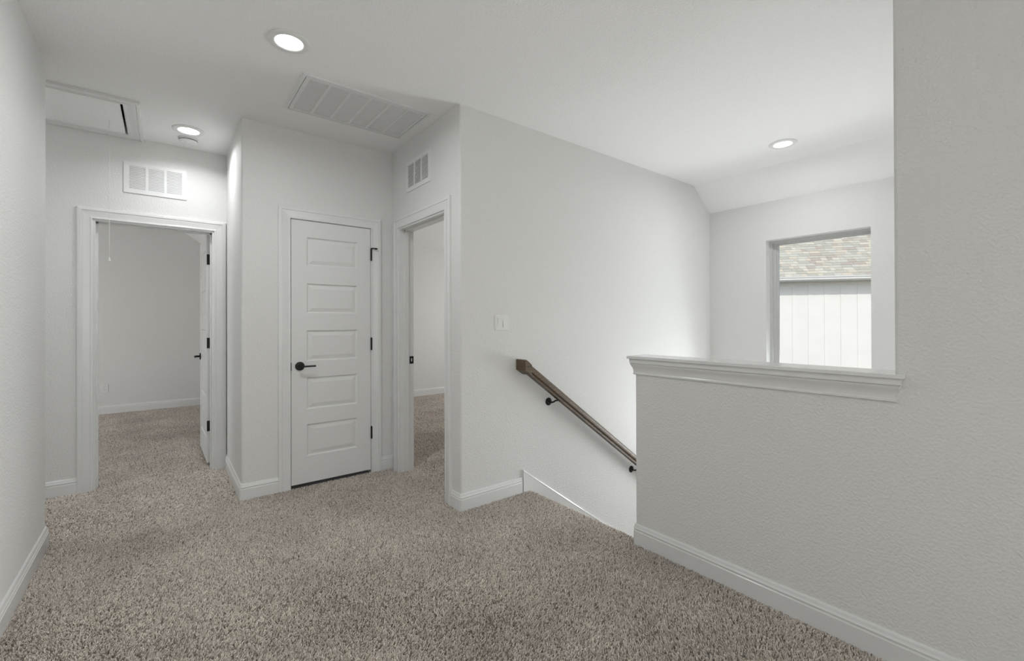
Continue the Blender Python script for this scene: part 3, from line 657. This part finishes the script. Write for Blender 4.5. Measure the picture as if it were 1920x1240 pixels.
# ------------------------------------------------------------------ handrail
hr = thing('handrail', (2.05, YS-0.08, 0.9), 'dark brown wooden handrail descending the stair wall on black brackets', 'handrail')
RY = YS-0.078; CA = math.atan(SL)
RP = [(-0.020, 0.0), (-0.020, 0.016), (-0.0235, 0.0195), (-0.0290, 0.0215), (-0.0305, 0.026), (-0.0305, 0.043), (-0.0265, 0.056), (-0.0165, 0.0645), (0, 0.0675), (0.0165, 0.0645), (0.0265, 0.056), (0.0305, 0.043), (0.0305, 0.026), (0.0290, 0.0215), (0.0235, 0.0195), (0.020, 0.016), (0.020, 0.0)]
zr = lambda x: 0.898-SL*(x-2.074)     # underside of the rail along its run
def rail_ring(x, y_shift=0): return [(x, RY+v, zr(x)+w/math.cos(CA)) for v, w in RP]
rail = part('rail', MB().loft([rail_ring(2.078), rail_ring(4.12)]), 'wood', hr, smooth=40)
# return block at the top: same moulding mitred across to the wall
blk = []
for y in (RY-0.031, YS+0.001):
    blk.append([(2.044, y, 0.918), (2.044, y, 0.990), (2.052, y, 0.996), (2.078, y, 0.978), (2.105, y, 0.955), (2.105, y, 0.880), (2.070, y, 0.902)])
part('wall_return', MB().loft(blk), 'wood', hr)
def bracket(x, zrose):
    p = Vector((x, YS, zrose)); b = part('bracket', MB().tube([p+Vector((0, 0.001, 0)), p+Vector((0, -0.006, 0)), p+Vector((0, -0.011, 0)), p+Vector((0, -0.0125, 0))], [0.030, 0.030, 0.024, 0.012], 24), 'black', hr, smooth=40)
    xr = x+0.022; zt = zr(xr)
    part('arm', MB().tube([p+Vector((0, -0.008, 0)), (x+0.002, YS-0.035, zrose-0.003), (x+0.006, YS-0.056, zrose+0.004), (x+0.011, RY+0.006, zrose+0.017), (xr-0.004, RY, zt-0.014), (xr, RY, zt)], [0.0075, 0.0068, 0.0065, 0.0065, 0.0065, 0.0075], 12), 'black', b, smooth=50)
    d = Vector((math.cos(CA), 0, -math.sin(CA))); c = Vector((xr, RY, zt-0.002)); q = MB()
    up = Vector((math.sin(CA), 0, math.cos(CA))); sd = Vector((0, 1, 0))
    R = lambda h: [c+d*a+sd*e+up*h for a, e in ((-0.032, -0.009), (0.032, -0.009), (0.032, 0.009), (-0.032, 0.009))]
    q.prism(R(-0.003), R(0.003)); part('saddle', q, 'black', b)
bracket(2.365, 0.647); bracket(3.400, -0.094)

# ------------------------------------------------------------------ outside: the neighbouring house
U = Vector((0.6, -0.8, 0)); NN = Vector((-0.8, -0.6, 0))
P_D = 14.58; ORG = -NN*P_D; ORG.z = 0
def nb(u, n, z): p = ORG+U*u+NN*n; return (p.x, p.y, z)
GZ = -3.3
ho = thing('neighbour_house', nb(5.4, 0, GZ), 'white board-and-batten house with shingled roof outside the window', 'house')
def ubox(u0, u1, n0, n1, z0, z1):
    mb = MB(); c = [(u0,n0,z0),(u1,n0,z0),(u1,n1,z0),(u0,n1,z0),(u0,n0,z1),(u1,n0,z1),(u1,n1,z1),(u0,n1,z1)]
    return mb.add([nb(*p) for p in c], [(0,3,2,1),(4,5,6,7),(0,1,5,4),(1,2,6,5),(2,3,7,6),(3,0,4,7)])
HU0, HU1 = -3.0, 14.0
part('house_wall', ubox(HU0, HU1, -0.3, 0, GZ, 2.45), 'siding', ho)
bm_ = MB(); w = 0.0345
c = Vector(nb(0, 0, 0)); bz0, bz1 = GZ, 2.312
bmesh_b = MB(); cc = [(-w, -0.01, bz0), (w, -0.01, bz0), (w, 0.012, bz0), (-w, 0.012, bz0), (-w, -0.01, bz1), (w, -0.01, bz1), (w, 0.012, bz1), (-w, 0.012, bz1)]
bmesh_b.add([Vector(nb(*p))-c for p in cc], [(0,3,2,1),(4,5,6,7),(0,1,5,4),(1,2,6,5),(2,3,7,6),(3,0,4,7)])
copies('batten', bmesh_b.mesh('batten'), 'siding', ho, [nb(4.575+0.406*k, 0, 0) for k in range(-16, 22)])
part('frieze_board', ubox(HU0, HU1, -0.01, 0.022, 2.310, 2.425), 'siding', ho)
OH = 0.36
part('soffit', ubox(HU0, HU1, -0.1, OH, 2.420, 2.440), 'siding', ho)
part('fascia', ubox(HU0, HU1, OH-0.02, OH, 2.40, 2.525), 'gutter', ho)
gp = [(OH-0.002, 2.425), (OH+0.07, 2.425), (OH+0.085, 2.445), (OH+0.09, 2.475), (OH+0.115, 2.500), (OH+0.12, 2.525), (OH+0.11, 2.525), (OH+0.10, 2.505), (OH-0.002, 2.505)]
part('gutter', MB().prism([nb(HU0, n, z) for n, z in gp], [nb(HU1, n, z) for n, z in gp]), 'gutter', ho)
RPT = math.radians(37); cs, sn = math.cos(RPT), math.sin(RPT)
def roofp(u, s, h): # s up along slope from the eave, h above deck
    return nb(u, OH+0.05-s*cs-h*(-sn), 2.522+s*sn+h*cs)
deck = MB(); deck.add([roofp(u, s, h) for u, s, h in ((HU0, 0, -0.03), (HU1, 0, -0.03), (HU1, 7, -0.03), (HU0, 7, -0.03), (HU0, 0, 0), (HU1, 0, 0), (HU1, 7, 0), (HU0, 7, 0))], [(0,3,2,1),(4,5,6,7),(0,1,5,4),(1,2,6,5),(2,3,7,6),(3,0,4,7)])
roof = part('roof', deck, 'shingle_far', ho)
part('house_gable', MB().prism([nb(HU0+0.1, 0, 2.4), nb(HU0+0.1, -9, 2.4), nb(HU0+0.1, -5.2, 6.5)], [nb(HU0, 0, 2.4), nb(HU0, -9, 2.4), nb(HU0, -5.2, 6.5)]), 'siding', ho)
rows, EX = 45, 0.143
def sh_box(u0, u1, s0): return [(u0, s0-0.006, 0.004), (u1, s0-0.006, 0.004), (u1, s0+EX+0.02, 0.001), (u0, s0+EX+0.02, 0.001), (u0, s0-0.006, 0.020), (u1, s0-0.006, 0.020), (u1, s0+EX+0.02, 0.006), (u0, s0+EX+0.02, 0.006)]
SF = [(0,3,2,1),(4,5,6,7),(0,1,5,4),(1,2,6,5),(2,3,7,6),(3,0,4,7)]
near = []; field = MB(); widths = [0.13, 0.16, 0.19, 0.22, 0.26, 0.30]; shm = {}
for wdt in widths:
    o = Vector(roofp(0, 0, 0)); shm[wdt] = MB().add([Vector(roofp(*p))-o for p in sh_box(0.002, wdt-0.002, 0)], SF).mesh('shingle')
for r in range(rows):
    u = HU0+random.random()*0.2
    while u < HU1-0.3:
        wdt = random.choice(widths)
        if 4.0 < u < 6.55 and r < 20 and len(near) < 298: near.append((wdt, u, r))
        else: field.add([roofp(*p) for p in sh_box(u+0.002, u+wdt-0.002, r*EX)], SF)
        u += wdt
for wdt, u, r in near:
    copies('shingle', shm[wdt], 'shingle', roof, [roofp(u, r*EX, 0)])
part('shingle_field', field, 'shingle_far', ho, kind='stuff')
structure('ground', MB().box(-40, 60, -40, 60, GZ-0.2, GZ), 'lawn', 'lawn outside around the houses', 'lawn')
